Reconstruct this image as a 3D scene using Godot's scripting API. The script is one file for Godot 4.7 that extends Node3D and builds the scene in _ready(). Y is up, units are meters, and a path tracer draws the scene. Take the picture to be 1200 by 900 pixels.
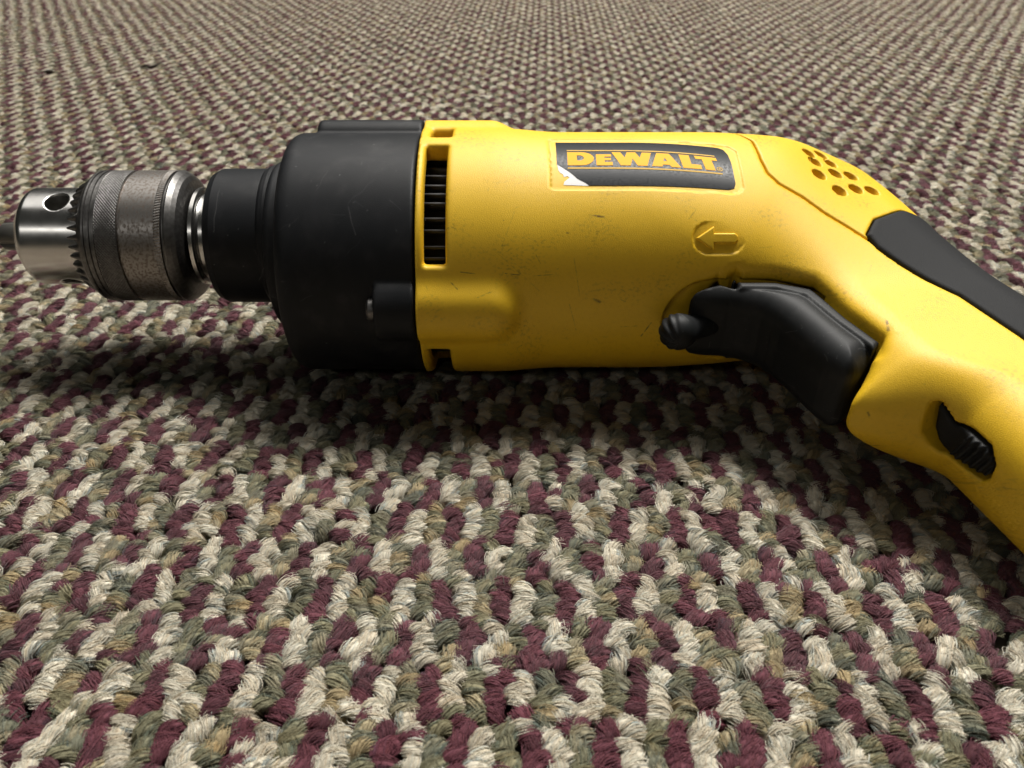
extends Node3D
# A yellow and black corded drill lying on its side on a flecked loop-pile carpet.
# Inside the drill, shapes are worked out in millimetres in the drill's own axes:
# x runs along the spindle (rear positive), y points out of its upper side, z towards the handle.

const MM := 0.001
const TILT := 10.0                                  # the drill rests on barrel and grip
const AXIS := Vector3(0.0, 0.041, -0.2772)          # motor axis in the room

var drill: Node3D
var offset := Vector3.ZERO                          # motor axis in the drill node's own axes, metres
var M := {}
var rng := RandomNumberGenerator.new()


func _ready() -> void:
	rng.seed = 20240
	# ---- camera, light, exposure
	var cam := Camera3D.new()
	cam.name = "camera"
	cam.keep_aspect = Camera3D.KEEP_HEIGHT
	cam.fov = 46.84
	cam.near = 0.02
	cam.far = 30.0
	cam.position = Vector3(0, 0.156, 0)
	cam.rotation_degrees = Vector3(-31.0, 0, 0)
	var lens := CameraAttributesPhysical.new()
	lens.frustum_focal_length = 27.71        # a telephone's lens in 35 mm terms: 46.8 degrees tall
	lens.frustum_focus_distance = 0.275
	lens.frustum_near = 0.02
	lens.frustum_far = 30.0
	lens.exposure_aperture = 25.0
	cam.attributes = lens
	add_child(cam)
	var env := Environment.new()
	env.background_mode = Environment.BG_COLOR
	env.background_color = Color(0.30, 0.31, 0.29)
	env.background_energy_multiplier = 0.25
	env.tonemap_mode = Environment.TONE_MAPPER_LINEAR
	env.tonemap_exposure = 0.97
	env.sdfgi_enabled = true
	env.ssao_enabled = true
	env.ssil_enabled = true
	var we := WorldEnvironment.new()
	we.name = "environment"
	we.environment = env
	add_child(we)
	area_lamp("ceiling_light", Vector3(0.55, 2.3, -1.2), Vector3(0, 0, -0.3), Vector2(1.2, 0.6), 11.0, Color(1.0, 0.985, 0.96))
	area_lamp("ceiling_light", Vector3(-2.0, 2.35, 2.9), Vector3(0, 0, -0.3), Vector2(1.5, 0.06), 0.8, Color(1.0, 0.985, 0.96))
	area_lamp("ceiling_light", Vector3(0.0, 2.5, -1.9), Vector3(0, 0, -1.901), Vector2(3.6, 3.0), 5.4, Color(1.0, 0.985, 0.96))

	materials()
	# ---- the drill
	drill = Node3D.new()
	drill.name = "power_drill"
	drill.position = Vector3(AXIS.x, 0.0, AXIS.z)
	drill.rotation_degrees.x = TILT
	drill.set_meta("label", "yellow and black corded power drill with keyed chuck lying on the carpet")
	drill.set_meta("category", "drill")
	offset = Basis(Vector3.RIGHT, deg_to_rad(TILT)).inverse() * Vector3(0, AXIS.y, 0)
	add_child(drill)
	build_drill()
	carpet()
	debris()


func area_lamp(called: String, at: Vector3, aim: Vector3, size: Vector2, energy: float, tint: Color) -> void:
	var l := AreaLight3D.new()
	l.name = called
	l.area_size = size
	l.light_energy = energy
	l.light_color = tint
	l.area_range = 8.0
	l.area_attenuation = 2.0
	l.shadow_enabled = true
	l.position = at
	add_child(l, true)
	l.look_at(aim, Vector3.UP)


# ------------------------------------------------------------------ materials

func mat(called: String, albedo: Color, rough: float, metal := 0.0) -> StandardMaterial3D:
	var m := StandardMaterial3D.new()
	m.resource_name = called
	m.albedo_color = albedo.linear_to_srgb()
	m.roughness = rough
	m.metallic = metal
	M[called] = m
	return m


func noise_tex(freq: float, seed_: int, stops: Array, size := 512, normal := false, octaves := 4) -> NoiseTexture2D:
	var n := FastNoiseLite.new()
	n.seed = seed_
	n.frequency = freq
	n.noise_type = FastNoiseLite.TYPE_SIMPLEX_SMOOTH
	n.fractal_octaves = octaves
	var t := NoiseTexture2D.new()
	t.noise = n
	t.width = size
	t.height = size
	t.seamless = true
	t.as_normal_map = normal
	t.bump_strength = 4.0
	if stops.size():
		var g := Gradient.new()
		g.offsets = PackedFloat32Array([stops[0], stops[2]])
		g.colors = PackedColorArray([stops[1], stops[3]])
		t.color_ramp = g
	return t


func triplanar(m: StandardMaterial3D, per_metre: float) -> void:
	m.uv1_triplanar = true
	m.uv1_scale = Vector3.ONE * per_metre


func grime_image(base: Color) -> ImageTexture:
	# the yellow moulding: scuffs, short scratches, dark rub marks. u = x (-40..172 mm), v = z - y (-60..152 mm)
	var r := RandomNumberGenerator.new()
	r.seed = 77
	var n := 1400
	var im := Image.create(n, n, false, Image.FORMAT_RGB8)
	im.fill(base)
	var soft := FastNoiseLite.new()
	soft.seed = 5
	soft.frequency = 0.006
	soft.fractal_octaves = 4
	var fine := FastNoiseLite.new()
	fine.seed = 9
	fine.frequency = 0.09
	fine.fractal_octaves = 3
	var dirt := Color(0.23, 0.17, 0.05)
	for y in n:
		for x in n:
			var a := clampf(soft.get_noise_2d(x, y) * 1.6 - 0.1, 0.0, 1.0)
			var b := clampf(fine.get_noise_2d(x, y) * 2.0 - 0.15, 0.0, 1.0)
			var k := a * (0.03 + 0.20 * b) + 0.03 * b
			im.set_pixel(x, y, base.lerp(dirt, k))
	var px := n / 212.0
	# [x0, t0, x1, t1, width mm, strength]
	var marks := [[-15.0, 20.0, -11.0, 20.6, 0.35, 0.7], [-2.0, 20.5, 2.0, 21.0, 0.3, 0.6], [6.0, 21.3, 12.0, 20.6, 0.2, 0.4], [18.0, 14.0, 20.0, 29.0, 0.16, 0.26],
		[17.0, 32.0, 19.5, 42.0, 0.15, 0.2], [1.0, -6.0, -3.0, 10.0, 0.15, 0.16], [39.5, 44.0, 42.0, 39.0, 0.35, 0.6], [33.0, 40.5, 38.0, 40.2, 0.2, 0.3], [25.0, -3.0, 26.5, -2.7, 0.8, 0.75],
		[23.4, -3.4, 24.2, -3.2, 0.7, 0.55], [16.0, 4.0, 16.5, 4.2, 0.6, 0.5], [-18.0, 24.0, -16.0, 27.0, 0.4, 0.5], [24.5, 30.0, 26.0, 31.0, 0.9, 0.55], [-10.0, 30.5, -6.0, 28.0, 0.6, 0.35],
		[101.0, 44.0, 100.6, 48.0, 0.7, 0.6], [79.0, 37.0, 82.0, 38.0, 0.5, 0.45], [60.0, 27.0, 63.0, 27.4, 0.4, 0.4], [-4.0, 13.0, 8.0, 27.0, 0.15, 0.13], [93.0, 79.0, 93.8, 81.0, 0.5, 0.6]]
	marks.append([-5.0, 33.8, 45.0, 33.8, 0.12, -0.25])
	for i in 120:
		var x0 := r.randf_range(-30, 160)
		var t0 := r.randf_range(-20, 130)
		var ang := r.randf_range(0, TAU)
		var l := r.randf_range(0.3, 7.0) * r.randf()
		marks.append([x0, t0, x0 + cos(ang) * l, t0 + sin(ang) * l, r.randf_range(0.12, 0.3), r.randf_range(0.1, 0.4)])
	for m in marks:
		var p := Vector2((m[0] + 40.0) * px, (m[1] + 60.0) * px)
		var q := Vector2((m[2] + 40.0) * px, (m[3] + 60.0) * px)
		var w: float = maxf(m[4] * px * 0.5, 0.9)
		var lo := p.min(q) - Vector2.ONE * (w + 2.0)
		var hi := p.max(q) + Vector2.ONE * (w + 2.0)
		for y in range(maxi(0, int(lo.y)), mini(n, int(hi.y) + 1)):
			for x in range(maxi(0, int(lo.x)), mini(n, int(hi.x) + 1)):
				var c := Vector2(x, y)
				var near := Geometry2D.get_closest_point_to_segment(c, p, q)
				var k: float = clampf(1.0 - (c.distance_to(near) - w * 0.4) / w, 0.0, 1.0) * m[5] * (0.6 + 1.1 * fine.get_noise_2d(x * 0.8, y * 0.8))
				if k < 0.0:
					im.set_pixel(x, y, im.get_pixel(x, y).lerp(Color(0.96, 0.80, 0.35), clampf(-k, 0, 1)))
				elif k > 0.0:
					im.set_pixel(x, y, im.get_pixel(x, y).lerp(Color(0.2, 0.15, 0.06), clampf(k, 0, 1)))
	im.generate_mipmaps()
	return ImageTexture.create_from_image(im)


func dusty_image(base: Color, dust: float, seed_: int) -> ImageTexture:
	# black moulding: faint cloudy dust, pale specks and hairline scuffs
	var r := RandomNumberGenerator.new()
	r.seed = seed_
	var n := 768
	var im := Image.create(n, n, false, Image.FORMAT_RGB8)
	var soft := FastNoiseLite.new()
	soft.seed = seed_
	soft.frequency = 0.012
	soft.fractal_octaves = 5
	for y in n:
		for x in n:
			var k := clampf(soft.get_noise_2d(x, y) * 1.3 + 0.15, 0.0, 1.0)
			im.set_pixel(x, y, base.lerp(Color(dust, dust, dust * 1.03), k * k * 0.8).linear_to_srgb())
	for i in 170:
		var p := Vector2(r.randf_range(20, n - 20), r.randf_range(20, n - 20))
		var d := Vector2.from_angle(r.randf_range(0, TAU))
		var l := r.randf_range(1.0, 4.0) if r.randf() < 0.6 else r.randf_range(10.0, 60.0)
		var wide := 2 if l < 5.0 or r.randf() < 0.3 else 1
		var k := r.randf_range(0.1, 0.5) if l < 4.0 else r.randf_range(0.06, 0.3)
		for t in int(l * 2.0):
			var q := p + d * t * 0.5 + Vector2(0.7, 0.7) * sin(t * 0.11 + i)
			var x := clampi(int(q.x), 0, n - 1)
			var y := clampi(int(q.y), 0, n - 1)
			for e in wide * wide:
				var u := mini(x + e % wide, n - 1)
				var v := mini(y + e / wide, n - 1)
				im.set_pixel(u, v, im.get_pixel(u, v).lerp(Color(0.5, 0.5, 0.49), k * r.randf_range(0.4, 1.0)))
	return ImageTexture.create_from_image(im)


func materials() -> void:
	var yellow := mat("yellow_plastic", Color(1, 1, 1), 0.5)
	yellow.albedo_texture = grime_image(Color(0.86, 0.535, 0.017).linear_to_srgb())
	yellow.normal_enabled = true
	yellow.normal_texture = noise_tex(0.30, 14, [], 2048, true, 2)
	yellow.normal_scale = 0.22
	var black := mat("black_plastic", Color(0.016, 0.017, 0.019), 0.52)
	black.albedo_color = Color.WHITE
	black.albedo_texture = dusty_image(Color(0.0085, 0.0095, 0.0115), 0.030, 51)
	black.metallic_specular = 0.34
	black.normal_enabled = true
	black.normal_texture = yellow.normal_texture
	black.normal_scale = 0.25
	triplanar(black, 8.0)
	var grip := mat("black_trigger", Color(1, 1, 1), 0.56)
	grip.albedo_texture = dusty_image(Color(0.010, 0.011, 0.012), 0.026, 52)
	grip.metallic_specular = 0.36
	triplanar(grip, 14.0)
	var pad := mat("grey_rubber", Color(0.017, 0.0175, 0.0185), 0.68)
	pad.metallic_specular = 0.32
	pad.normal_enabled = true
	pad.normal_texture = yellow.normal_texture
	pad.normal_scale = 0.3
	mat("dark_fins", Color(0.02, 0.02, 0.021), 0.6)
	mat("dark_cavity", Color(0.008, 0.008, 0.008), 0.8)
	var steel := mat("bright_steel", Color(0.62, 0.61, 0.59), 0.22, 1.0)
	steel.roughness_texture = noise_tex(0.01, 8, [0.2, Color(0.8, 0.8, 0.8), 0.9, Color(1, 1, 1)])
	steel.roughness = 0.27
	triplanar(steel, 30.0)
	var dark_steel := mat("dark_steel", Color(0.2, 0.195, 0.185), 0.42, 1.0)
	dark_steel.albedo_color = Color.WHITE
	dark_steel.albedo_texture = noise_tex(0.05, 12, [0.3, Color(0.13, 0.125, 0.12).linear_to_srgb(), 0.75, Color(0.21, 0.205, 0.20).linear_to_srgb()])
	triplanar(dark_steel, 22.0)
	var rusty := mat("worn_steel", Color(1, 1, 1), 0.4, 0.9)
	rusty.albedo_texture = noise_tex(0.055, 21, [0.28, Color(0.17, 0.14, 0.12).linear_to_srgb(), 0.55, Color(0.31, 0.295, 0.275).linear_to_srgb()], 512, false, 5)
	rusty.roughness_texture = noise_tex(0.055, 21, [0.28, Color(1, 1, 1), 0.52, Color(0.68, 0.68, 0.68)], 512, false, 5)
	rusty.roughness = 0.55
	triplanar(rusty, 26.0)
	mat("jaw_steel", Color(0.16, 0.155, 0.14), 0.5, 0.9)
	var face := mat("label_black", Color(0.022, 0.024, 0.027), 0.42)
	face.roughness_texture = noise_tex(0.05, 31, [0.3, Color(0.55, 0.55, 0.55), 0.8, Color(1, 1, 1)])
	face.roughness = 0.5
	triplanar(face, 40.0)
	face.metallic_specular = 0.25
	mat("label_yellow", Color(0.95, 0.46, 0.026), 0.5).metallic_specular = 0.2
	mat("label_line", Color(0.66, 0.42, 0.10), 0.5).metallic_specular = 0.2
	mat("label_paper", Color(0.86, 0.86, 0.84), 0.7)


# ------------------------------------------------------------------ mesh helpers

func put(called: String, mesh: Mesh, m: Material, parent: Node) -> MeshInstance3D:
	var o := MeshInstance3D.new()
	o.name = called
	o.mesh = mesh
	o.material_override = m
	parent.add_child(o, true)
	return o


func to_mesh(v: PackedVector3Array, n: PackedVector3Array, uv: PackedVector2Array, idx: PackedInt32Array) -> ArrayMesh:
	var a := []
	a.resize(Mesh.ARRAY_MAX)
	a[Mesh.ARRAY_VERTEX] = v
	if n.size():
		a[Mesh.ARRAY_NORMAL] = n
	if uv.size():
		a[Mesh.ARRAY_TEX_UV] = uv
	a[Mesh.ARRAY_INDEX] = idx
	var m := ArrayMesh.new()
	m.add_surface_from_arrays(Mesh.PRIMITIVE_TRIANGLES, a)
	return m


func local(p: Vector3) -> Vector3:
	return p * MM + offset


# A field meshed with surface nets: every cell the surface crosses gets one vertex, pulled onto the surface.
var net_f: Callable
var net_lo: Vector3
var net_h: float
var net_n: Vector3i
var net_slabs := []
var net_d: PackedFloat32Array
var net_found := []

func net_sample(s: int) -> void:
	var ny := net_n.y
	var nz := net_n.z
	var x0 := s * 8
	var x1 := mini(x0 + 8, net_n.x)
	var out := PackedFloat32Array()
	out.resize((x1 - x0) * ny * nz)
	var f := net_f
	var h := net_h
	var reach := h * 8.0 * 0.8661 * 1.35 + h
	for by in range(0, ny, 8):
		for bz in range(0, nz, 8):
			var d: float = f.call(net_lo + Vector3(x0 + 4, by + 4, bz + 4) * h)
			var y1 := mini(by + 8, ny)
			var z1 := mini(bz + 8, nz)
			if absf(d) > reach:
				for x in range(0, x1 - x0):
					for y in range(by, y1):
						var at := (x * ny + y) * nz
						for z in range(bz, z1):
							out[at + z] = d
			else:
				for x in range(0, x1 - x0):
					for y in range(by, y1):
						var at := (x * ny + y) * nz
						for z in range(bz, z1):
							out[at + z] = f.call(net_lo + Vector3(x0 + x, y, z) * h)
	net_slabs[s] = out


func net_gradient(p: Vector3, e: float) -> Vector3:
	var f := net_f
	var a: float = f.call(p + Vector3(e, -e, -e))
	var b: float = f.call(p + Vector3(-e, -e, e))
	var c: float = f.call(p + Vector3(-e, e, -e))
	var d: float = f.call(p + Vector3(e, e, e))
	return Vector3(a - b - c + d, -a - b + c + d, -a + b - c + d)


func net_cells(s: int) -> void:
	var ny := net_n.y
	var nz := net_n.z
	var x0 := s * 8
	var x1 := mini(x0 + 8, net_n.x - 1)
	var ids := PackedInt32Array()
	var pos := PackedVector3Array()
	var nrm := PackedVector3Array()
	var d := net_d
	var sx := ny * nz
	var corner := [0, sx, nz, sx + nz, 1, sx + 1, nz + 1, sx + nz + 1]
	var at_corner := [Vector3(0, 0, 0), Vector3(1, 0, 0), Vector3(0, 1, 0), Vector3(1, 1, 0), Vector3(0, 0, 1), Vector3(1, 0, 1), Vector3(0, 1, 1), Vector3(1, 1, 1)]
	var edges := [[0, 1], [2, 3], [4, 5], [6, 7], [0, 2], [1, 3], [4, 6], [5, 7], [0, 4], [1, 5], [2, 6], [3, 7]]
	for x in range(x0, x1):
		for y in ny - 1:
			var at := (x * ny + y) * nz
			for z in nz - 1:
				var i := at + z
				var first := d[i]
				if absf(first) > net_h * 3.0:
					continue
				var neg := first < 0.0
				if (d[i + sx] < 0.0) == neg and (d[i + nz] < 0.0) == neg and (d[i + sx + nz] < 0.0) == neg and (d[i + 1] < 0.0) == neg and (d[i + sx + 1] < 0.0) == neg and (d[i + nz + 1] < 0.0) == neg and (d[i + sx + nz + 1] < 0.0) == neg:
					continue
				var sum := Vector3.ZERO
				var k := 0
				for e in edges:
					var da := d[i + corner[e[0]]]
					var db := d[i + corner[e[1]]]
					if (da < 0.0) != (db < 0.0):
						sum += at_corner[e[0]].lerp(at_corner[e[1]], da / (da - db))
						k += 1
				var p: Vector3 = net_lo + (Vector3(x, y, z) + sum / k) * net_h
				var g := net_gradient(p, net_h * 0.35)
				var slope := g.length() / (4.0 * net_h * 0.35)
				if slope > 0.2:
					var step: float = clampf(net_f.call(p) / slope, -0.45 * net_h, 0.45 * net_h)
					p -= g.normalized() * step
				ids.append(i)
				pos.append(p)
				nrm.append(g.normalized())
	net_found[s] = [ids, pos, nrm]


func net(f: Callable, lo: Vector3, hi: Vector3, h: float) -> ArrayMesh:
	net_f = f
	net_lo = lo
	net_h = h
	net_n = Vector3i(((hi - lo) / h).ceil()) + Vector3i.ONE
	var slabs := (net_n.x + 7) / 8
	net_slabs = []
	net_slabs.resize(slabs)
	net_found = []
	net_found.resize(slabs)
	WorkerThreadPool.wait_for_group_task_completion(WorkerThreadPool.add_group_task(net_sample, slabs, -1, true))
	net_d = PackedFloat32Array()
	for s in net_slabs:
		net_d.append_array(s)
	net_slabs = []
	WorkerThreadPool.wait_for_group_task_completion(WorkerThreadPool.add_group_task(net_cells, slabs, -1, true))
	var verts := PackedVector3Array()
	var norms := PackedVector3Array()
	var uvs := PackedVector2Array()
	var ids := PackedInt32Array()
	for s in net_found:
		ids.append_array(s[0])
		verts.append_array(s[1])
		norms.append_array(s[2])
	var where := PackedInt32Array()
	where.resize(net_d.size())
	where.fill(-1)
	for k in ids.size():
		where[ids[k]] = k
	var idx := PackedInt32Array()
	var ny := net_n.y
	var nz := net_n.z
	var sx := ny * nz
	var d := net_d
	for k in ids.size():
		var i := ids[k]
		var neg := d[i] < 0.0
		for axis in 3:
			var along: int = [sx, nz, 1][axis]
			var u: int = [nz, 1, sx][axis]
			var w: int = [1, sx, nz][axis]
			if (d[i + along] < 0.0) == neg:
				continue
			if i - u - w < 0:
				continue
			var a := where[i]
			var b := where[i - u]
			var c := where[i - u - w]
			var e := where[i - w]
			if a < 0 or b < 0 or c < 0 or e < 0:
				continue
			if neg:
				idx.append_array([a, e, c, a, c, b])
			else:
				idx.append_array([a, b, c, a, c, e])
	for k in verts.size():
		var p := verts[k]
		uvs.append(Vector2((p.x + 40.0) / 212.0, (p.z - p.y + 60.0) / 212.0))
		verts[k] = p * MM + offset
	net_d = PackedFloat32Array()
	net_found = []
	return to_mesh(verts, norms, uvs, idx)


# ------------------------------------------------------------------ field shorthand

static func smin(a: float, b: float, k: float) -> float:
	var h := maxf(k - absf(a - b), 0.0) / k
	return minf(a, b) - h * h * k * 0.25


static func smax(a: float, b: float, k: float) -> float:
	var h := maxf(k - absf(a - b), 0.0) / k
	return maxf(a, b) + h * h * k * 0.25


static func poly(p: Vector2, pts: PackedVector2Array) -> float:
	var n := pts.size()
	var d := p.distance_squared_to(pts[0])
	var s := 1.0
	var b := pts[n - 1]
	for a in pts:
		var e := b - a
		var w := p - a
		var q := w - e * clampf(w.dot(e) / e.length_squared(), 0.0, 1.0)
		d = minf(d, q.length_squared())
		var c1 := p.y >= a.y
		var c2 := p.y < b.y
		var c3 := e.x * w.y > e.y * w.x
		if (c1 and c2 and c3) or (not c1 and not c2 and not c3):
			s = -s
		b = a
	return s * sqrt(d)


static func extrude(d2: float, dw: float, r: float) -> float:
	var a := d2 + r
	var b := dw + r
	return Vector2(maxf(a, 0.0), maxf(b, 0.0)).length() + minf(maxf(a, b), 0.0) - r


static func capsule(p: Vector3, a: Vector3, b: Vector3, r: float) -> float:
	var ab := b - a
	var t := clampf((p - a).dot(ab) / ab.length_squared(), 0.0, 1.0)
	return (p - a - ab * t).length() - r


# ------------------------------------------------------------------ the drill's shapes (millimetres)

const R := 38.6
var trigger_line := rounded(PackedVector2Array([Vector2(62.0, 28), Vector2(62.0, 36.2), Vector2(77, 36.8), Vector2(87, 40.2), Vector2(93.0, 54.5), Vector2(99.0, 65.5), Vector2(95, 70.5), Vector2(91.5, 74), Vector2(88.0, 74), Vector2(85, 70), Vector2(82.5, 64.5), Vector2(79.5, 57.5), Vector2(76, 50.5), Vector2(71.5, 45.5), Vector2(65, 42.8), Vector2(58, 42.4), Vector2(53, 41), Vector2(52.5, 38.5), Vector2(56, 36.2), Vector2(60, 34.5)]))
var pad_line := PackedVector2Array([Vector2(105.5, 24.7), Vector2(107.5, 30), Vector2(113, 36.5), Vector2(125, 50.4), Vector2(134, 68.8), Vector2(160, 140), Vector2(166, 158), Vector2(215, 158), Vector2(215, -12), Vector2(122, 7.7), Vector2(110, 17)])
var cover_line := PackedVector2Array([Vector2(71.8, -60), Vector2(71.8, -19), Vector2(74.0, -13.5), Vector2(76.1, -9.5), Vector2(76.7, 1.4), Vector2(77.8, 7.2), Vector2(80.8, 10.7), Vector2(87.6, 14.0), Vector2(93.8, 18.8), Vector2(100.1, 22.8), Vector2(104.6, 26.3), Vector2(112.1, 33.0), Vector2(117, 37.5), Vector2(121, 35), Vector2(150, 10), Vector2(150, -60)])
var switch_line := PackedVector2Array([Vector2(-11.2, -3.3), Vector2(-9.8, -4.3), Vector2(-3.9, -2.6), Vector2(0.5, -5.2), Vector2(6.0, -7.0), Vector2(10.2, -5.2), Vector2(11.8, -1.5), Vector2(11.2, 1.6), Vector2(8.0, 3.2), Vector2(4.4, 4.6), Vector2(-1.4, 7.6), Vector2(-4.0, 7.0), Vector2(-7.2, 4.6)])
const SWITCH_AT := Vector3(112.4, 3.4, 93.49)
const SWITCH_H := Vector3(0.528, -0.2945, 0.7965)
const SWITCH_E := Vector3(-0.1135, -0.954, -0.2775)
const SWITCH_D := Vector3(-0.8416, -0.0561, 0.5371)
var holes: Array[Vector3] = [Vector3(97.0, 29.0, -8.0), Vector3(96.3, 28.7, 0.1), Vector3(103.4, 26.3, -5.1), Vector3(109.5, 24.2, -7.4), Vector3(101.8, 26.2, 5.8), Vector3(108.6, 24.3, 1.3), Vector3(114.8, 22.5, -0.8), Vector3(103.7, 26.2, -12.3), Vector3(101.8, 26.7, -17.2), Vector3(96.4, 29.3, -13.3)]
const HOLE_DIR := Vector3(0.515, 0.83, -0.215)


var boss_at: Array[Vector2] = [Vector2(cos(deg_to_rad(85.0)), sin(deg_to_rad(85.0))) * 33.8, Vector2(cos(deg_to_rad(-33.0)), sin(deg_to_rad(-33.0))) * 34.6, Vector2(cos(deg_to_rad(207.0)), sin(deg_to_rad(207.0))) * 34.6]


static func rounded(pts: PackedVector2Array) -> PackedVector2Array:
	var out := PackedVector2Array()
	for k in pts.size():
		var a := pts[k]
		var b := pts[(k + 1) % pts.size()]
		out.append(a.lerp(b, 0.22))
		out.append(a.lerp(b, 0.78))
	return out


func bosses(p: Vector3, x_end: float) -> float:
	# rounded screw bosses running along the barrel; x_end is the centre of their round rear ends
	var q := Vector2(p.y, p.z)
	var far := maxf(p.x - x_end, 0.0)
	var d := Vector2((q - boss_at[0]).length(), far).length() - 11.0
	d = minf(d, Vector2((q - boss_at[1]).length(), far).length() - 8.0)
	return minf(d, Vector2((q - boss_at[2]).length(), far).length() - 8.0)


func grip_front(h: float, w: float) -> float:
	# how far forward the grip reaches, along its length; under the trigger its middle juts out
	var prow := smoothstep(98.0, 107.0, h) * smoothstep(16.0, 2.0, w) * 5.5
	return lerpf(62.5 - prow, 74.2, smoothstep(105.0, 126.0, h))


func housing_base(p: Vector3) -> float:
	var w := absf(p.y)
	var n := 0.94 * p.x - 0.342 * p.z
	var h := 0.342 * p.x + 0.94 * p.z
	# barrel
	var rho := Vector2(p.y, p.z).length()
	var d := rho - R - 1.3 * smoothstep(16.0, -6.0, p.x)
	d = smax(d, n - 122.5, 22.0)
	d = smax(d, 0.515 * p.x + 0.828 * w - 0.221 * p.z - 79.3, 4.0)
	d = smax(d, (w + 0.48 * (p.x * 0.8 + p.z * 0.6 - 60.0) - 38.5) / 1.11, 14.0)
	# grip
	var f := grip_front(h, w)
	var back := 122.6 + 0.11 * maxf(h - 58.0, 0.0)
	var b := (back - f) * 0.5
	var c := (back + f) * 0.5
	var qa := absf(n - c) - b + 15.5
	var qw := w - 2.3
	var g := Vector2(maxf(qa, 0.0), maxf(qw, 0.0)).length() + minf(maxf(qa, qw), 0.0) - 15.5
	g = smax(g, h - 165.0, 8.0)
	g = smax(g, 20.0 - h, 8.0)
	return smin(d, g, 14.0)


var lip_line := PackedVector2Array([Vector2(66.0, 34), Vector2(64.5, 37.0), Vector2(77, 37.0), Vector2(87, 40.2), Vector2(93.0, 54.5), Vector2(99.0, 65.5), Vector2(96.5, 68.5), Vector2(90, 57), Vector2(84, 44), Vector2(76.5, 40.5), Vector2(66.0, 40.2)])


func trigger_field(p: Vector3) -> float:
	var d := trigger_body(p)
	if d > 8.0:
		return d
	return smin(d, extrude(poly(Vector2(p.x, p.z), lip_line), absf(p.y) - 13.6, 1.3), 0.6)


func trigger_body(p: Vector3) -> float:
	return extrude(poly(Vector2(p.x, p.z), trigger_line), absf(p.y) - 13.6, 7.0)


func shell(p: Vector3) -> float:
	# everything moulded in yellow; the seam then parts it into motor housing and rear cover
	var d := housing_base(p)
	if p.x < 10.0:
		d = smin(d, bosses(p, -7.0), 2.5)
		d = maxf(d, -28.3 - p.x)
		if p.x < -10.0:
			var rho := Vector2(p.y, p.z).length()
			# hollow behind the vents
			d = maxf(d, -maxf(rho - 34.0, p.x + 13.0))
			var a := rad_to_deg(atan2(p.z, p.y))
			var v := 1e9
			for s in [[33.7, 29.7, -22.7], [136.6, 29.7, -22.7], [-13.0, 8.0, -22.0], [183.0, 8.0, -22.0]]:
				var t: float = (absf(wrapf(a - s[0], -180, 180)) - s[1]) * 0.674
				var q := Vector2(absf(p.x - s[2]) - 3.3 + 1.0, t + 1.0)
				v = minf(v, q.max(Vector2.ZERO).length() + minf(maxf(q.x, q.y), 0.0) - 1.0)
			d = smax(d, -v, 1.6)
		return d
	if d > 4.0 or (d < -5.0 and (p.x < 35.0 or p.x > 118.0)):
		return d
	if p.x > 35.0:
		if p.z > 24.0 and p.z < 84.0 and p.x < 103.0 and absf(p.y) < 18.0:
			# well for the trigger, with a soft rim, and the shallow recess ahead of it
			if p.x > 48.0:
				d = smax(d, 0.55 - trigger_field(p), 5.5)
			if p.x < 95.0 and p.z < 44.0:
				var q := Vector2(p.x - clampf(p.x, 58.0, 90.0), p.y).length() - 12.6
				var rho := Vector2(p.y, p.z).length()
				d = smax(d, -maxf(q, 36.4 - rho), 0.8)
		if p.z < 45.0 and p.x < 75.0 and p.y > 0.0:
			# direction arrow raised in a shallow lozenge
			var t := atan2(p.z, p.y) * R
			var rho := Vector2(p.y, p.z).length()
			var q := Vector2(p.x - clampf(p.x, 57.3, 63.2), t - 34.7).length() - 4.7
			if q < 1.5:
				var pit := maxf(q, R - 0.6 - rho)
				d = smax(d, -pit, 0.3)
		if p.x > 90.0 and p.z > 74.0 and p.z < 115.0:
			# pocket of the slide switch
			var q := p - SWITCH_AT
			if q.length_squared() < 400.0:
				var s := poly(Vector2(q.dot(SWITCH_H), q.dot(SWITCH_E)), switch_line)
				d = smax(d, -maxf(s, -5.5 - q.dot(SWITCH_D)), 0.9)
		if p.x > 100.0:
			if d > -1.6:
				var s := poly(Vector2(p.x, p.z), pad_line)
				if s < 2.0:
					d = smax(d, 0.35 - s, 0.6)
	if p.y > 0.0 and p.x < 76.0 and p.z < 30.0:
		# shallow bed of the label
		var t := atan2(p.z, p.y) * R
		var corner := 1.0 if p.x < 50.0 else 4.0
		var q := Vector2(absf(p.x - 40.2) - 28.9 + corner, absf(t - 8.2) - 11.6 + corner)
		var bed := q.max(Vector2.ZERO).length() + minf(maxf(q.x, q.y), 0.0) - corner
		if bed < 1.5:
			d = smax(d, -maxf(bed, -0.35 - d), 0.3)
	return d


func housing(p: Vector3) -> float:
	if p.x > 64.0 and p.z < 50.0:
		return smax(shell(p), 0.22 - poly(Vector2(p.x, p.z), cover_line), 0.7)
	return shell(p)


func cover(p: Vector3) -> float:
	var d := shell(p)
	if d > 3.0:
		return d
	var s := poly(Vector2(p.x, p.z), cover_line) + 0.22
	if s > 3.0:
		return maxf(s, d)
	if p.y > 8.0 and p.x > 88.0 and p.x < 120.0 and absf(d) < 14.0:
		for c in holes:
			var q := p - c
			var along := q.dot(HOLE_DIR)
			var r := (q - HOLE_DIR * along).length() - 2.5
			d = smax(d, -maxf(r, absf(along) - 12.0), 0.3)
	return smax(d, s, 0.7)


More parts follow.
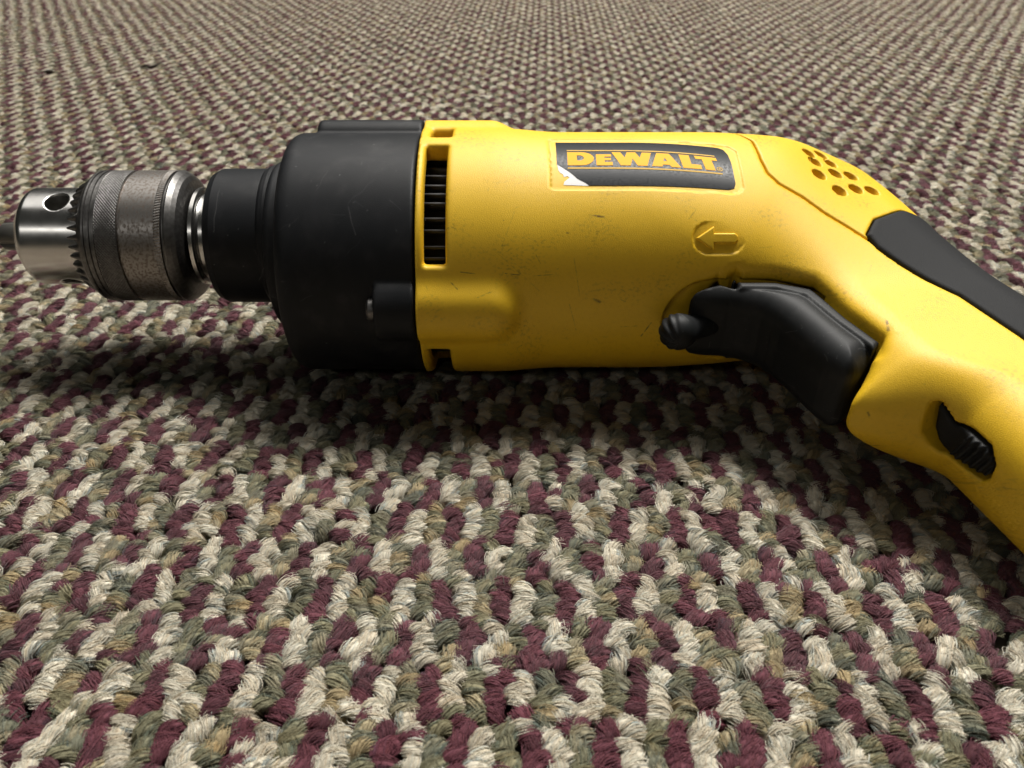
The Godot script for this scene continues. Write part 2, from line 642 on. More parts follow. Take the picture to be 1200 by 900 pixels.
func switch_field(p: Vector3) -> float:
	var q := p - SWITCH_AT
	var u := q.dot(SWITCH_H)
	var s := poly(Vector2(u, q.dot(SWITCH_E)), switch_line) + 0.9
	var top := q.dot(SWITCH_D) - lerpf(-1.5, 0.5, smoothstep(-2.0, 3.0, u))
	if u > 1.0:
		top += 0.4 * cos(u * 3.3)
	s = maxf(s, -9.6 - u)
	return smax(smax(s, top, 1.0), -6.0 - q.dot(SWITCH_D), 0.3)


func lever(p: Vector3) -> float:
	var c := p - Vector3(49.0, 1.5, 45.6)
	var d := Vector3(c.x, c.y, c.z * 1.05).length() - 5.5 - 0.28 * cos(atan2(c.y, -c.x) * 12.0) * smoothstep(1.0, -3.0, c.x)
	return smin(d, capsule(p, Vector3(50, 1.0, 44.5), Vector3(62, 0, 38), 3.9), 2.0)


func nose(p: Vector3) -> float:
	var q := Vector2(p.y, p.z + 10.0)
	var r := q.length()
	var d := smax(r - 16.3, (-p.x + r * 0.75 - 172.6) * 0.8, 1.2)
	d = maxf(d, -163.2 - p.x)
	d = maxf(d, p.x + 138.0)
	d = smax(d, -(r - 6.0), 0.8)
	for k in 3:
		var a := deg_to_rad(14.0 + 120.0 * k)
		var dir := Vector2(cos(a), sin(a))
		var side := Vector2(p.x + 148.6, q.dot(Vector2(-dir.y, dir.x))).length() - 3.7
		d = smax(d, -maxf(side, 2.0 - q.dot(dir)), 0.6)
	return d


func arrow(p: Vector3) -> float:
	var t := atan2(p.z, p.y) * R
	var rho := Vector2(p.y, p.z).length()
	var tip := PackedVector2Array([Vector2(54.0, 34.7), Vector2(58.8, 31.4), Vector2(58.8, 33.4), Vector2(65.0, 33.4), Vector2(65.8, 34.1), Vector2(65.8, 35.3), Vector2(65.0, 36.0), Vector2(58.8, 36.0), Vector2(58.8, 38.0)])
	return smax(smax(poly(Vector2(p.x, t), tip) + (rho - R) * 0.35, rho - R - 0.05, 0.25), R - 1.2 - rho, 0.1)


func gear_case(p: Vector3) -> float:
	var rho := Vector2(p.y, p.z).length()
	var d := smax(Vector2(p.y, p.z - 0.8).length() - 38.7, -70.5 - p.x, 5.0)
	var s := Vector2(p.y, p.z + 4.0).length()
	d = smin(d, extrude(s - 27.7, absf(p.x + 67.0) - 10.2, 2.2), 1.5)
	var q := Vector2(p.y, p.z)
	d = smin(d, smax((q - boss_at[0]).length() - 11.0, -41.0 - p.x, 1.5), 0.8)
	d = smin(d, smax((q - boss_at[1] * 1.045).length() - 6.6, -63.0 - p.x, 2.0), 0.8)
	d = smin(d, smax((q - boss_at[2]).length() - 7.6, -63.0 - p.x, 2.0), 2.0)
	d = smax(d, p.x + 28.8, 0.8)
	return d


func pad(p: Vector3) -> float:
	var d := housing_base(p)
	if d > 4.0 or d < -5.0:
		return absf(d) - 1.5
	var s := poly(Vector2(p.x, p.z), pad_line)
	return smax(smax(d - 0.45, s, 1.6), -d - 3.0, 0.5)


# ------------------------------------------------------------------ turned and wrapped pieces

func lathe(profile: Array, segs: int, axis := Vector2(0, -10)) -> ArrayMesh:
	# profile: [x, radius] pairs from front to rear; sharp between the pairs, round about the axis
	var v := PackedVector3Array()
	var n := PackedVector3Array()
	var idx := PackedInt32Array()
	for k in profile.size() - 1:
		var a := Vector2(profile[k][0], profile[k][1])
		var b := Vector2(profile[k + 1][0], profile[k + 1][1])
		if a.distance_to(b) < 0.001:
			continue
		var nn := Vector2(-(b.y - a.y), b.x - a.x).normalized()
		var base := v.size()
		for j in segs + 1:
			var t := TAU * j / segs
			var o := Vector3(0, cos(t), sin(t))
			for e in [a, b]:
				v.append(local(Vector3(e.x, axis.x, axis.y) + o * e.y))
				n.append((Vector3(nn.x, 0, 0) + o * nn.y).normalized())
		for j in segs:
			var i := base + j * 2
			idx.append_array([i, i + 1, i + 3, i, i + 3, i + 2])
	return to_mesh(v, n, PackedVector2Array(), idx)


func relief(x0: float, x1: float, nx: int, segs: int, radius: Callable, axis := Vector2(0, -10)) -> ArrayMesh:
	# a turned band whose radius also changes round the axis (knurls, teeth)
	var v := PackedVector3Array()
	var idx := PackedInt32Array()
	for i in nx + 1:
		var f := float(i) / nx
		for j in segs:
			var t := TAU * j / segs
			var q: Vector2 = radius.call(f, t)
			v.append(local(Vector3(lerpf(x0, x1, f) + q.x, axis.x + cos(t) * q.y, axis.y + sin(t) * q.y)))
	for i in nx:
		for j in segs:
			var a := i * segs + j
			var b := i * segs + (j + 1) % segs
			idx.append_array([a, a + segs, b + segs, a, b + segs, b])
	var st := SurfaceTool.new()
	st.create_from_arrays(to_mesh(v, PackedVector3Array(), PackedVector2Array(), idx).surface_get_arrays(0))
	st.generate_normals()
	return st.commit()


func wrap_on(polys: Array, holes_: Array, radius: float) -> ArrayMesh:
	# flat outlines (x along the barrel, t round it, mm) laid on the barrel's cylinder
	var v := PackedVector3Array()
	var n := PackedVector3Array()
	var idx := PackedInt32Array()
	for outline in polys:
		var lo := 1e9
		var hi := -1e9
		for p in outline:
			lo = minf(lo, p.y)
			hi = maxf(hi, p.y)
		var strips := maxi(2, int((hi - lo) / 0.9))
		for k in strips:
			var a := lerpf(lo, hi, float(k) / strips)
			var b := lerpf(lo, hi, float(k + 1) / strips)
			var band := Geometry2D.intersect_polygons(PackedVector2Array(outline), PackedVector2Array([Vector2(-200, a), Vector2(300, a), Vector2(300, b), Vector2(-200, b)]))
			var parts: Array[PackedVector2Array] = []
			for c in range(4, 25):
				for q in band:
					parts.append_array(Geometry2D.intersect_polygons(q, PackedVector2Array([Vector2(c * 3.0, a - 1), Vector2(c * 3.0 + 3.0, a - 1), Vector2(c * 3.0 + 3.0, b + 1), Vector2(c * 3.0, b + 1)])))
			for hole in holes_:
				var next := []
				for q in parts:
					next.append_array(Geometry2D.clip_polygons(q, PackedVector2Array(hole)))
				parts.assign(next)
			for q in parts:
				var tri := Geometry2D.triangulate_polygon(q)
				var base := v.size()
				for p in q:
					var t: float = p.y / R
					var o := Vector3(0, cos(t), sin(t))
					var rr := R
					for step in 4:
						rr -= housing_base(Vector3(p.x, 0, 0) + o * rr) - (radius - R)
					v.append(local(Vector3(p.x, 0, 0) + o * rr))
					n.append(o)
				for i in range(0, tri.size(), 3):
					var A := v[base + tri[i]]
					var B := v[base + tri[i + 1]]
					var C := v[base + tri[i + 2]]
					if (B - A).cross(C - A).dot(n[base + tri[i]]) > 0.0:
						idx.append_array([base + tri[i], base + tri[i + 2], base + tri[i + 1]])
					else:
						idx.append_array([base + tri[i], base + tri[i + 1], base + tri[i + 2]])
	return to_mesh(v, n, PackedVector2Array(), idx)


func letter(px: Array) -> PackedVector2Array:
	# points as (distance along the word, share of the letter height)
	var out := PackedVector2Array()
	for k in range(0, px.size(), 2):
		out.append(Vector2(16.6 + (px[k] - 664.0) * 0.2522, 4.4 + 6.2 * px[k + 1]))
	return out


func box_mesh(x0: float, x1: float, a: float, r0: float, r1: float, th: float, axis: Vector2) -> ArrayMesh:
	# a thin fin standing on a cylinder at angle a (degrees)
	var o := Vector3(0, cos(deg_to_rad(a)), sin(deg_to_rad(a)))
	var s := Vector3(0, -o.z, o.y) * th * 0.5
	var c := Vector3(0, axis.x, axis.y)
	var st := SurfaceTool.new()
	st.begin(Mesh.PRIMITIVE_TRIANGLES)
	var q := []
	for x in [x0, x1]:
		for r in [r0, r1]:
			for e in [-1.0, 1.0]:
				q.append(local(c + Vector3(x, 0, 0) + o * r + s * e))
	for f in [[0, 1, 3, 2], [4, 6, 7, 5], [0, 4, 5, 1], [2, 3, 7, 6], [0, 2, 6, 4], [1, 5, 7, 3]]:
		for i in [0, 2, 1, 0, 3, 2]:
			st.add_vertex(q[f[i]])
	st.generate_normals()
	return st.commit()


func build_drill() -> void:
	put("motor_housing", net(housing, Vector3(-32, -48, -48), Vector3(172, 48, 172), 0.72), M.yellow_plastic, drill)
	put("rear_cover", net(cover, Vector3(68, -42, -46), Vector3(130, 42, 44), 0.6), M.yellow_plastic, drill)
	put("gear_case", net(gear_case, Vector3(-80, -48, -48), Vector3(-26, 48, 48), 0.8), M.black_plastic, drill)
	put("trigger", net(trigger_field, Vector3(48, -17, 26), Vector3(102, 17, 88), 0.7), M.black_trigger, drill)
	put("reversing_lever", net(lever, Vector3(41, -9, 30), Vector3(68, 9, 54), 0.4), M.black_trigger, drill)
	put("direction_arrow", net(arrow, Vector3(52.5, 21, 27), Vector3(67, 33, 36), 0.22), M.yellow_plastic, drill)
	put("grip_pad", net(pad, Vector3(100, -24, -16), Vector3(190, 24, 170), 0.8), M.grey_rubber, drill)
	put("slide_switch", net(switch_field, SWITCH_AT - Vector3(17, 13, 17), SWITCH_AT + Vector3(17, 13, 17), 0.5), M.black_trigger, drill)

	# behind the vents: the dark core and its fins
	put("vent_core", lathe([[-28, 20], [-28, 29.5], [-14, 29.5], [-14, 20]], 48, Vector2.ZERO), M.dark_cavity, drill)
	for a in [-17.0, -8.0, 8.0, 14.0, 21.0, 26.5, 32.0, 40.5, 46.8, 55.2, 61.0, 116.0, 124.0, 132.0, 140.0]:
		put("cooling_fin", box_mesh(-28, -14.5, a, 28, 33.2, 0.9, Vector2.ZERO), M.dark_fins, drill)

	# front: collar, spindle nut, keyed chuck
	put("collar", lathe([[-100.0, 15], [-100.0, 19.0], [-99.0, 21.4], [-96.8, 22.5], [-81.8, 22.6], [-80.8, 23.4], [-79.6, 23.8], [-73.0, 23.8]], 96), M.black_plastic, drill)
	put("spindle", lathe([[-106.0, 8], [-106.0, 15.8], [-105.5, 16.4], [-104.3, 16.4], [-103.9, 15.8], [-103.7, 14.4], [-103.0, 14.0], [-97, 14.0]], 96), M.bright_steel, drill)
	var chuck := MeshInstance3D.new()
	chuck.name = "chuck"
	chuck.mesh = net(nose, Vector3(-165, -18, -28), Vector3(-136, 18, 8), 0.45)
	chuck.material_override = M.bright_steel
	chuck.position.x = -1.0 * MM
	drill.add_child(chuck)
	put("sleeve", lathe([[-138.6, 20.2], [-137.4, 21.6], [-136.6, 22.0], [-136.0, 22.0], [-135.8, 21.6], [-135.2, 21.6], [-135.0, 22.0], [-134.2, 22.0], [-134.0, 21.6], [-133.4, 21.6], [-133.2, 22.0], [-132.6, 22.0], [-132.5, 21.5]], 120), M.dark_steel, chuck)
	put("gear_teeth", relief(0, 0, 8, 36 * 12, func(f: float, t: float) -> Vector2:
		var k := absf(fposmod(t * 36.0 / TAU, 1.0) - 0.5) * 2.0      # 0 in the gap, 1 on the tooth
		var cut := clampf((k - 0.28) * 1.9, 0.0, 1.0)
		if f < 0.45:
			return Vector2(lerpf(-140.2, -143.2, cut), lerpf(16.4, 17.6, f / 0.45))
		var g := (f - 0.45) / 0.55
		return Vector2(lerpf(lerpf(-140.2, -143.2, cut), -138.4, g), lerpf(17.6, 20.3, g))), M.dark_steel, chuck)
	put("knurled_band", relief(-132.5, -125.4, 44, 126 * 6, func(f: float, t: float) -> Vector2:
		var a := f * 7.5 + t * 126.0 / TAU
		var b := f * 7.5 - t * 126.0 / TAU
		var g := minf(absf(fposmod(a, 1.0) - 0.5), absf(fposmod(b, 1.0) - 0.5)) * 2.0
		return Vector2(0, 21.66 + 0.42 * minf(g * 1.6, 0.75))), M.dark_steel, chuck)
	put("worn_band", lathe([[-125.4, 21.8], [-125.2, 21.2], [-124.5, 21.2], [-124.2, 21.95], [-113.4, 22.0]], 120), M.worn_steel, chuck)
	put("fine_knurl", relief(-113.4, -111.4, 6, 150 * 5, func(f: float, t: float) -> Vector2:
		return Vector2(0, 21.93 + 0.13 * sin((t + f * 0.02) * 150.0))), M.worn_steel, chuck)
	put("rim", lathe([[-111.4, 21.9], [-111.2, 21.3], [-110.7, 21.3], [-110.5, 21.9], [-110.0, 22.1], [-109.4, 21.8], [-108.4, 21.2], [-107.2, 20.2], [-106.3, 18.8], [-105.8, 17.2], [-105.8, 10.0]], 120), M.dark_steel, chuck)
	for k in 3:
		var st := SurfaceTool.new()
		st.begin(Mesh.PRIMITIVE_TRIANGLES)
		var rows := [[-174.5, 3.0], [-172.5, 4.6], [-166.0, 5.2], [-140.0, 5.0]]
		var ring := func(row: int, i: int) -> Vector3:
			var c := deg_to_rad(40.0 + 120.0 * k)
			var a := c + deg_to_rad(lerpf(-52.0, 52.0, (i - 1) / 6.0)) if i > 0 and i < 8 else c
			var r: float = rows[row][1] if i > 0 and i < 8 else 0.4
			return local(Vector3(rows[row][0], cos(a) * r, -10.0 + sin(a) * r))
		for row in 3:
			for i in 8:
				var a: Vector3 = ring.call(row, i)
				var b: Vector3 = ring.call(row + 1, i)
				var c: Vector3 = ring.call(row + 1, (i + 1) % 8)
				var d: Vector3 = ring.call(row, (i + 1) % 8)
				for q in [a, b, c, a, c, d]:
					st.add_vertex(q)
		for i in range(1, 7):
			for q in [ring.call(0, 0), ring.call(0, i), ring.call(0, i + 1)]:
				st.add_vertex(q)
		st.generate_normals()
		put("jaw", st.commit(), M.jaw_steel, chuck)
	put("screw", lathe([[-42.9, 0.5], [-42.9, 2.9], [-42.3, 3.5], [-40.5, 3.5]], 24, Vector2(cos(deg_to_rad(82.0)), sin(deg_to_rad(82.0))) * 40.5), M.dark_steel, drill)

	# maker's label, one corner torn away down to its white backing
	var face := put("brand_label", wrap_on([PackedVector2Array([Vector2(13.4, -1.8), Vector2(63.6, -1.8), Vector2(65.2, -1.0), Vector2(66.2, 1.5), Vector2(66.7, 6), Vector2(66.8, 15.5), Vector2(66.2, 17.4), Vector2(64.4, 18.2), Vector2(22.8, 18.3), Vector2(21.6, 17.3), Vector2(20.2, 16.4), Vector2(19.2, 15.7), Vector2(18.4, 14.7), Vector2(17.0, 13.2), Vector2(15.2, 11.6), Vector2(13.4, 10.1)])], [], R - 0.2), M.label_black, drill)
	put("torn_corner", wrap_on([PackedVector2Array([Vector2(13.4, 9.6), Vector2(15.4, 11.2), Vector2(17.4, 12.9), Vector2(19.0, 14.8), Vector2(21.0, 16.4), Vector2(23.2, 18.0), Vector2(22.4, 18.4), Vector2(18.0, 18.2), Vector2(15.2, 18.1), Vector2(15.4, 17.0), Vector2(16.2, 16.2), Vector2(17.0, 15.4), Vector2(16.4, 14.8), Vector2(15.4, 15.2), Vector2(15.1, 14.1), Vector2(14.3, 13.6), Vector2(13.8, 12.6)])], [], R - 0.27), M.label_paper, face)
	var curve := []
	for k in 9:
		var a := lerpf(-PI / 2, PI / 2, k / 8.0)
		curve.append_array([681.0 + 14.8 * cos(a), 0.5 + 0.5 * sin(a)])
	var bowl := []
	for k in 9:
		var a := lerpf(PI / 2, -PI / 2, k / 8.0)
		bowl.append_array([679.6 + 4.6 * cos(a), 0.46 + 0.2 * sin(a)])
	put("lettering", wrap_on([
		letter([664.2, 0.0] + curve + [664.2, 1.0]),
		letter([698.4, 0.18, 716.6, 0.18, 716.6, 0.36, 708.4, 0.36, 708.4, 0.46, 716.0, 0.46, 716.0, 0.64, 708.4, 0.64, 708.4, 0.76, 717.6, 0.76, 717.6, 1.0, 698.4, 1.0]),
		letter([717.4, 0.0, 728.0, 0.0, 732.6, 0.42, 735.8, 0.0, 746.2, 0.0, 750.6, 0.42, 754.0, 0.0, 765.0, 0.0, 758.6, 1.0, 747.2, 1.0, 741.8, 0.5, 738.8, 1.0, 727.0, 1.0]),
		letter([771.5, 0.0, 786.5, 0.0, 799.0, 1.0, 787.6, 1.0, 785.6, 0.86, 777.6, 0.86, 776.6, 1.0, 764.2, 1.0]),
		letter([798.2, 0.0, 810.6, 0.0, 812.2, 0.68, 823.6, 0.68, 824.6, 1.0, 801.6, 1.0]),
		letter([817.0, 0.0, 844.0, 0.0, 845.0, 0.24, 838.0, 0.24, 841.0, 1.0, 829.0, 1.0, 826.0, 0.24, 818.4, 0.24])],
		[letter([675.6, 0.26] + [] + [679.6, 0.26, 682.6, 0.32, 684.0, 0.46, 682.6, 0.6, 679.6, 0.66, 675.6, 0.66]), letter([780.6, 0.34, 783.2, 0.6, 778.4, 0.6])], R - 0.12), M.label_yellow, face)
	put("printed_line", wrap_on([letter([664, -0.19, 843, -0.19, 843, -0.1, 664, -0.1])], [], R - 0.12), M.label_line, face)
	put("printed_line", wrap_on([letter([664, 1.14, 849, 1.14, 849, 1.24, 664, 1.24])], [], R - 0.12), M.label_line, face)
	var mark_out := []
	var mark_in := []
	for k in 16:
		var a := TAU * k / 16.0
		mark_out.append_array([846.2 + 3.8 * cos(a), 0.86 + 0.155 * sin(a)])
		mark_in.append_array([846.2 + 2.8 * cos(a), 0.86 + 0.115 * sin(a)])
	put("registered_mark", wrap_on([letter(mark_out)], [letter(mark_in)], R - 0.12), M.label_line, face)
	put("registered_mark", wrap_on([letter([845.0, 0.81, 847.4, 0.81, 847.4, 0.86, 846.6, 0.87, 847.6, 0.92, 846.8, 0.92, 845.8, 0.87, 845.7, 0.92, 845.0, 0.92])], [], R - 0.12), M.label_line, face)


# ------------------------------------------------------------------ carpet

const GAUGE := 0.00500      # between the yarn rows
const PITCH := 0.0028      # between the loops of a row


func loop_mesh(seed_: int, heather: float) -> ArrayMesh:
	# one loop of the pile: a fat arch of loosely twisted fibres
	var r := RandomNumberGenerator.new()
	r.seed = seed_
	var v := PackedVector3Array()
	var n := PackedVector3Array()
	var col := PackedColorArray()
	var idx := PackedInt32Array()
	var length := 0.0069
	var rise := 0.0034
	var bend := r.randf_range(-0.25, 0.25)
	var spine := func(t: float) -> Vector3:
		var a := (t - 0.5) * 2.0
		return Vector3(a * length * 0.5 * (1.0 - 0.12 * a * a), -0.0046 + rise * pow(maxf(1.0 - a * a, 0.0), 0.62), bend * 0.004 * (a * a - 0.4))
	var tube := func(path: Array, rad: float, sides: int, tone: Color) -> void:
		var base := v.size()
		for k in path.size():
			var tan: Vector3 = (path[mini(k + 1, path.size() - 1)] - path[maxi(k - 1, 0)]).normalized()
			var u := tan.cross(Vector3(0.13, 0.3, 0.94)).normalized()
			var w := tan.cross(u)
			for j in sides:
				var a := TAU * j / sides
				var o := u * cos(a) + w * sin(a)
				v.append(path[k] + o * rad)
				n.append(o)
				col.append(tone)
		for k in path.size() - 1:
			for j in sides:
				var a := base + k * sides + j
				var b := base + k * sides + (j + 1) % sides
				idx.append_array([a, a + sides, b + sides, a, b + sides, b])
	# core
	var path := []
	for k in 9:
		path.append(spine.call(k / 8.0))
	tube.call(path, 0.00112, 7, Color(0.95, 0.95, 0.95))
	var twist := r.randf_range(0.4, 1.5)
	var plies := 3
	for i in 104:
		var ply := i % plies
		var phase := TAU * ply / plies + r.randf_range(-0.95, 0.95)
		var rad := 0.00156 * sqrt(r.randf_range(0.3, 1.0))
		var tone := r.randf_range(0.8, 1.18)
		var warm := r.randf_range(-0.13, 0.13)
		if heather > 0.0:
			# plies of different dye lots twisted together
			tone *= [0.72, 1.0, 1.45][ply] * r.randf_range(0.85, 1.15)
			warm += [-0.1, 0.04, 0.12][ply]
		var f1 := r.randf_range(5.0, 11.0)
		var f2 := r.randf_range(9.0, 19.0)
		var w1 := r.randf_range(0.0, TAU)
		var w2 := r.randf_range(0.0, TAU)
		var a1 := r.randf_range(0.0, 0.00028)
		var a2 := r.randf_range(0.0, 0.00014)
		var spread := 1.0 if r.randf() < 0.8 else r.randf_range(1.1, 1.6)
		path = []
		var t0 := r.randf_range(-0.02, 0.14)
		var t1 := r.randf_range(0.86, 1.02)
		for k in 10:
			var t := lerpf(t0, t1, k / 9.0)
			var c: Vector3 = spine.call(clampf(t, 0.0, 1.0))
			var tan: Vector3 = (spine.call(clampf(t + 0.05, 0.0, 1.0)) - spine.call(clampf(t - 0.05, 0.0, 1.0))).normalized()
			var side := Vector3(0, 0, 1)
			var up := side.cross(tan).normalized()
			var a := phase + twist * (t - 0.5) * 3.0
			var q := rad * spread * (0.9 + 0.2 * sin(t * 3.1))
			path.append(c + side * (cos(a) * q * 1.12 + a1 * sin(t * f1 + w1)) + up * (sin(a) * q * 0.72 + a1 * 0.7 * cos(t * f1 + w2) + a2 * sin(t * f2 + w1)))
		tube.call(path, r.randf_range(0.00006, 0.000105), 3, Color(tone * (1.0 + warm), tone, tone * (1.0 - warm)))
	for i in 8:
		# stray fibres
		var c: Vector3 = spine.call(r.randf_range(0.25, 0.75)) + Vector3(0, 0.0013, r.randf_range(-0.001, 0.001))
		var d := Vector3(r.randf_range(-1, 1), r.randf_range(0.0, 0.6), r.randf_range(-1, 1)) * 0.0016
		var e := Vector3(r.randf_range(-1, 1), -0.5, r.randf_range(-1, 1)) * 0.0014
		path = []
		for k in 5:
			var t := k / 4.0
			path.append(c + d * t + e * t * t)
		tube.call(path, 0.00006, 3, Color.WHITE)
	var a := []
	a.resize(Mesh.ARRAY_MAX)
	a[Mesh.ARRAY_VERTEX] = v
	a[Mesh.ARRAY_NORMAL] = n
	a[Mesh.ARRAY_COLOR] = col
	a[Mesh.ARRAY_INDEX] = idx
	var m := ArrayMesh.new()
	m.add_surface_from_arrays(Mesh.PRIMITIVE_TRIANGLES, a)
	return m


func drill_clearance(p: Vector3) -> float:
	# millimetres from a point of the room to the drill's underside shapes
	var q := (drill.transform.affine_inverse() * p - offset) / MM
	var d := 1e9
	if q.x > -30.0:
		d = housing_base(q)
		d = minf(d, trigger_field(q))
	if q.x < 0.0 and q.x > -90.0:
		d = minf(d, gear_case(q))
	if q.x < -70.0:
		d = minf(d, Vector2(q.y, q.z + 10.0).length() - 23.0)
	return d


func carpet() -> void:
	var backing := mat("carpet_backing", Color(0.13, 0.11, 0.08), 0.95)
	var base := BoxMesh.new()
	base.size = Vector3(7, 0.006, 7)
	var floor_ := put("carpet", base, backing, self)
	floor_.position = Vector3(0, -0.0086, 0)
	floor_.set_meta("kind", "structure")
	floor_.set_meta("label", "flecked burgundy, cream and olive loop-pile carpet under the drill")
	var yarn := mat("yarn", Color(1, 1, 1), 0.85)
	yarn.albedo_color = Color.WHITE
	yarn.vertex_color_use_as_albedo = true
	yarn.rim_enabled = true
	yarn.rim = 0.25
	yarn.rim_tint = 1.0
	var kinds := 6
	var meshes := []
	for k in kinds:
		meshes.append(loop_mesh(100 + k, 0.0 if k < 3 else 1.0))
	var r := RandomNumberGenerator.new()
	r.seed = 11
	var patch := FastNoiseLite.new()
	patch.seed = 3
	patch.frequency = 40.0
	var along := Vector3(sin(deg_to_rad(2.0)), 0, -cos(deg_to_rad(2.0)))
	var across := Vector3(cos(deg_to_rad(2.0)), 0, sin(deg_to_rad(2.0)))
	var places := []
	var tints := []
	for k in kinds:
		places.append([])
		tints.append([])
	var near := []
	var eye := Vector3(0, 0.156, 0)
	# every four loops the yarns step sideways by half the colour repeat
	var stagger := PackedInt32Array()
	for i in 1400:
		stagger.append(r.randi_range(0, 1))
	for j in range(-30, 550):
		for i in range(-330, 330):
			var step := posmod(floori((j + stagger[posmod(i, 1400)]) / 5.0), 2)
			var p := across * ((i + step * 1.5) * GAUGE) + along * (j * PITCH)
			if p.z > 0.06 or p.z < -1.5 or absf(p.x) > 0.34 + 0.72 * absf(minf(p.z, 0.0)):
				continue
			var bow := sin(posmod(j, 5) * 1.1 + i) * 0.0005
			p += across * (bow + r.randf_range(-0.0011, 0.0011)) + along * r.randf_range(-0.0009, 0.0009)
			var yaw := (0.5 if step == 0 else -0.5) + r.randf_range(-0.95, 0.95)
			if r.randf() < 0.5:
				yaw += PI
			var y := r.randf_range(0.8, 1.1)
			var c: Color
			var g := patch.get_noise_2d(p.x, p.z)
			var pick := posmod(i, 3)
			if r.randf() < 0.05:
				pick = r.randi() % 3
			if pick == 0:
				c = Color(0.150, 0.040, 0.056).lerp(Color(0.095, 0.028, 0.038), r.randf())
			elif pick == 1:
				c = Color(0.63, 0.585, 0.475).lerp(Color(0.52, 0.445, 0.33), r.randf() * r.randf())
			else:
				var t := r.randf() + g * 0.5
				if t < 0.4:
					c = Color(0.26, 0.235, 0.135).lerp(Color(0.18, 0.175, 0.11), r.randf())
				elif t < 0.75:
					c = Color(0.15, 0.155, 0.11).lerp(Color(0.29, 0.255, 0.165), r.randf())
				else:
					c = Color(0.35, 0.26, 0.13).lerp(Color(0.40, 0.34, 0.21), r.randf())
			var tone := r.randf_range(0.88, 1.12)
			c = Color(c.r * tone, c.g * tone, c.b * tone)
			# loops under the drill are pressed down
			if absf(p.x) < 0.24 and p.z > -0.34 and p.z < -0.07:
				var top := 0.0008 * y
				var d := drill_clearance(Vector3(p.x, top, p.z))
				if d < 0.6:
					y *= clampf(1.0 + (d - 0.6) / 5.5, 0.25, 1.0)
			var b := Basis(Vector3.UP, yaw) * Basis.from_scale(Vector3(r.randf_range(0.9, 1.15), y, r.randf_range(0.9, 1.15)))
			b = Basis(Vector3(r.randf_range(-1, 1), 0, r.randf_range(-1, 1)).normalized(), r.randf_range(0.0, 0.34)) * b
			var xf := Transform3D(b, p + Vector3(0, -0.0056 + 0.0056 * y, 0) * 0.0)
			var k := r.randi() % 3
			if pick == 2 or r.randf() < (0.3 if pick == 1 else 0.12):
				k += 3
			# seen large at the lower edge of the view: a piece of its own
			var s := -31.0
			var dir := p - eye
			var depth := dir.dot(Vector3(0, -sin(deg_to_rad(31.0)), -cos(deg_to_rad(31.0))))
			var v := dir.dot(Vector3(0, cos(deg_to_rad(31.0)), -sin(deg_to_rad(31.0)))) / depth
			if depth > 0.0 and v > -0.44 and v < 0.2 and absf(dir.x / depth) < 0.58 and near.size() < 4000 and depth < 0.21:
				near.append([depth, xf, c, k])
			else:
				places[k].append(xf)
				tints[k].append(c)
	near.sort_custom(func(a, b): return a[0] < b[0])
	var shades := {}
	for e in near.size():
		var q: Array = near[e]
		if e < 300:
			var key: String = (q[2] as Color).to_html(false).left(3)
			var tint: Color = q[2]
			var id := Vector3i(roundi(tint.r * 24.0), roundi(tint.g * 24.0), roundi(tint.b * 24.0))
			if not shades.has(id):
				var m := yarn.duplicate() as StandardMaterial3D
				m.albedo_color = tint.linear_to_srgb()
				shades[id] = m
			var o := put("pile_loop", meshes[q[3]], shades[id], floor_)
			o.transform = Transform3D(q[1].basis, q[1].origin - floor_.position)
		else:
			places[q[3]].append(q[1])
			tints[q[3]].append(q[2])
	var total := 0
	for k in kinds:
		var mm := MultiMesh.new()
		mm.transform_format = MultiMesh.TRANSFORM_3D
		mm.use_colors = true
		mm.mesh = meshes[k]
		mm.instance_count = places[k].size()
		total += places[k].size()
		for e in places[k].size():
			mm.set_instance_transform(e, Transform3D(places[k][e].basis, places[k][e].origin - floor_.position))
			mm.set_instance_color(e, tints[k][e])
		var o := MultiMeshInstance3D.new()
		o.name = "loop_pile"
		o.multimesh = mm
		o.material_override = yarn
		o.set_meta("kind", "stuff")
		floor_.add_child(o, true)


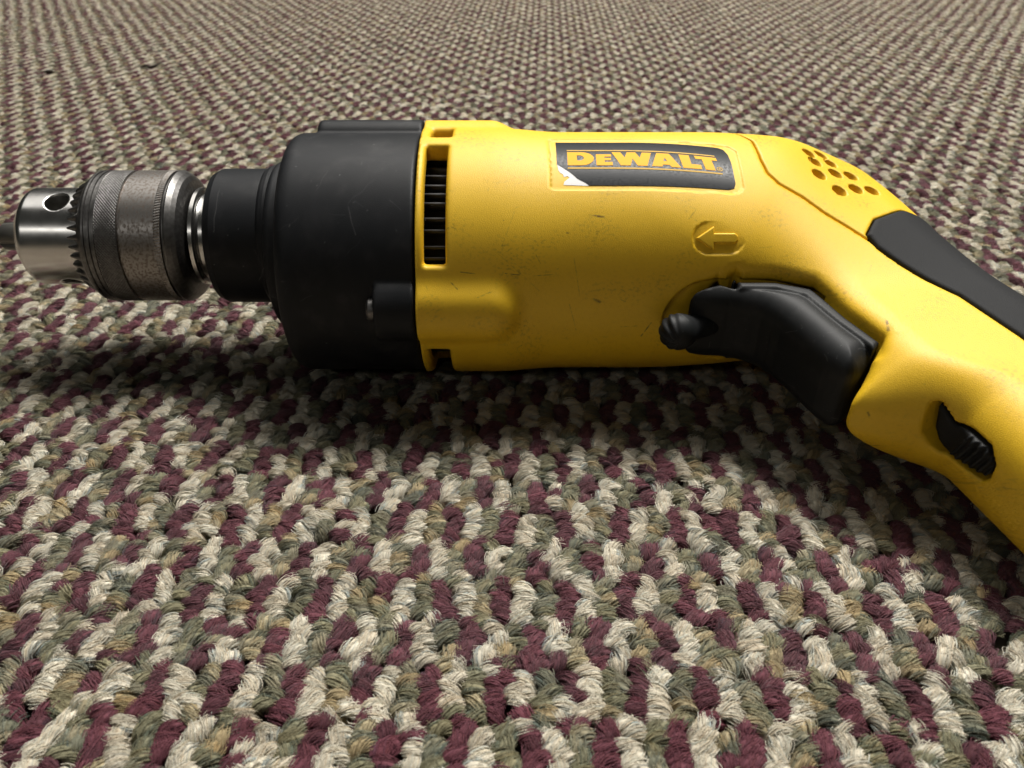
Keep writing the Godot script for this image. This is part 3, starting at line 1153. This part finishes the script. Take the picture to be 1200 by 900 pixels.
func crumb(called: String, path: Array, rad: float, m: Material, label: String) -> void:
	# a bit of litter: a short crooked tube with uneven thickness and closed ends
	var r := RandomNumberGenerator.new()
	r.seed = 5 + path.size()
	var st := SurfaceTool.new()
	st.begin(Mesh.PRIMITIVE_TRIANGLES)
	var rings := []
	for k in path.size():
		var tan: Vector3 = (path[mini(k + 1, path.size() - 1)] - path[maxi(k - 1, 0)]).normalized()
		var u := tan.cross(Vector3.UP).normalized()
		var w := u.cross(tan)
		var q := []
		var f := rad * (0.35 if k == 0 or k == path.size() - 1 else r.randf_range(0.8, 1.2))
		for j in 7:
			var a := TAU * j / 7.0
			q.append(path[k] + (u * cos(a) + w * sin(a)) * f * r.randf_range(0.8, 1.2))
		rings.append(q)
	for k in path.size() - 1:
		for j in 7:
			var i := (j + 1) % 7
			for p in [rings[k][j], rings[k][i], rings[k + 1][i], rings[k][j], rings[k + 1][i], rings[k + 1][j]]:
				st.add_vertex(p)
	for j in range(1, 6):
		for p in [rings[0][0], rings[0][j + 1], rings[0][j], rings[-1][0], rings[-1][j], rings[-1][j + 1]]:
			st.add_vertex(p)
	st.generate_normals()
	var o := put(called, st.commit(), m, self)
	o.set_meta("label", label)
	o.set_meta("category", "litter")


func debris() -> void:
	var dark := mat("dry_bark", Color(0.030, 0.022, 0.014), 0.9)
	var y := 0.0012
	crumb("twig", [Vector3(-0.3105, y, -0.772), Vector3(-0.307, y + 0.001, -0.774), Vector3(-0.303, y, -0.772), Vector3(-0.2985, y + 0.0006, -0.7755), Vector3(-0.2955, y + 0.002, -0.780)], 0.0011, dark, "dark bent bit of twig lying on the carpet behind the chuck")
	crumb("crumb", [Vector3(-0.3825, y, -0.752), Vector3(-0.3795, y + 0.0006, -0.752), Vector3(-0.3765, y + 0.0004, -0.7525), Vector3(-0.374, y, -0.752)], 0.0013, dark, "small dark brown crumb near the left edge of the carpet")
	crumb("fleck", [Vector3(-0.0250, y + 0.002, -0.931), Vector3(-0.0236, y + 0.0026, -0.931), Vector3(-0.0222, y + 0.0022, -0.931)], 0.0014, mat("white_fleck", Color(0.8, 0.79, 0.76), 0.7), "tiny white fleck on the carpet far behind the drill")
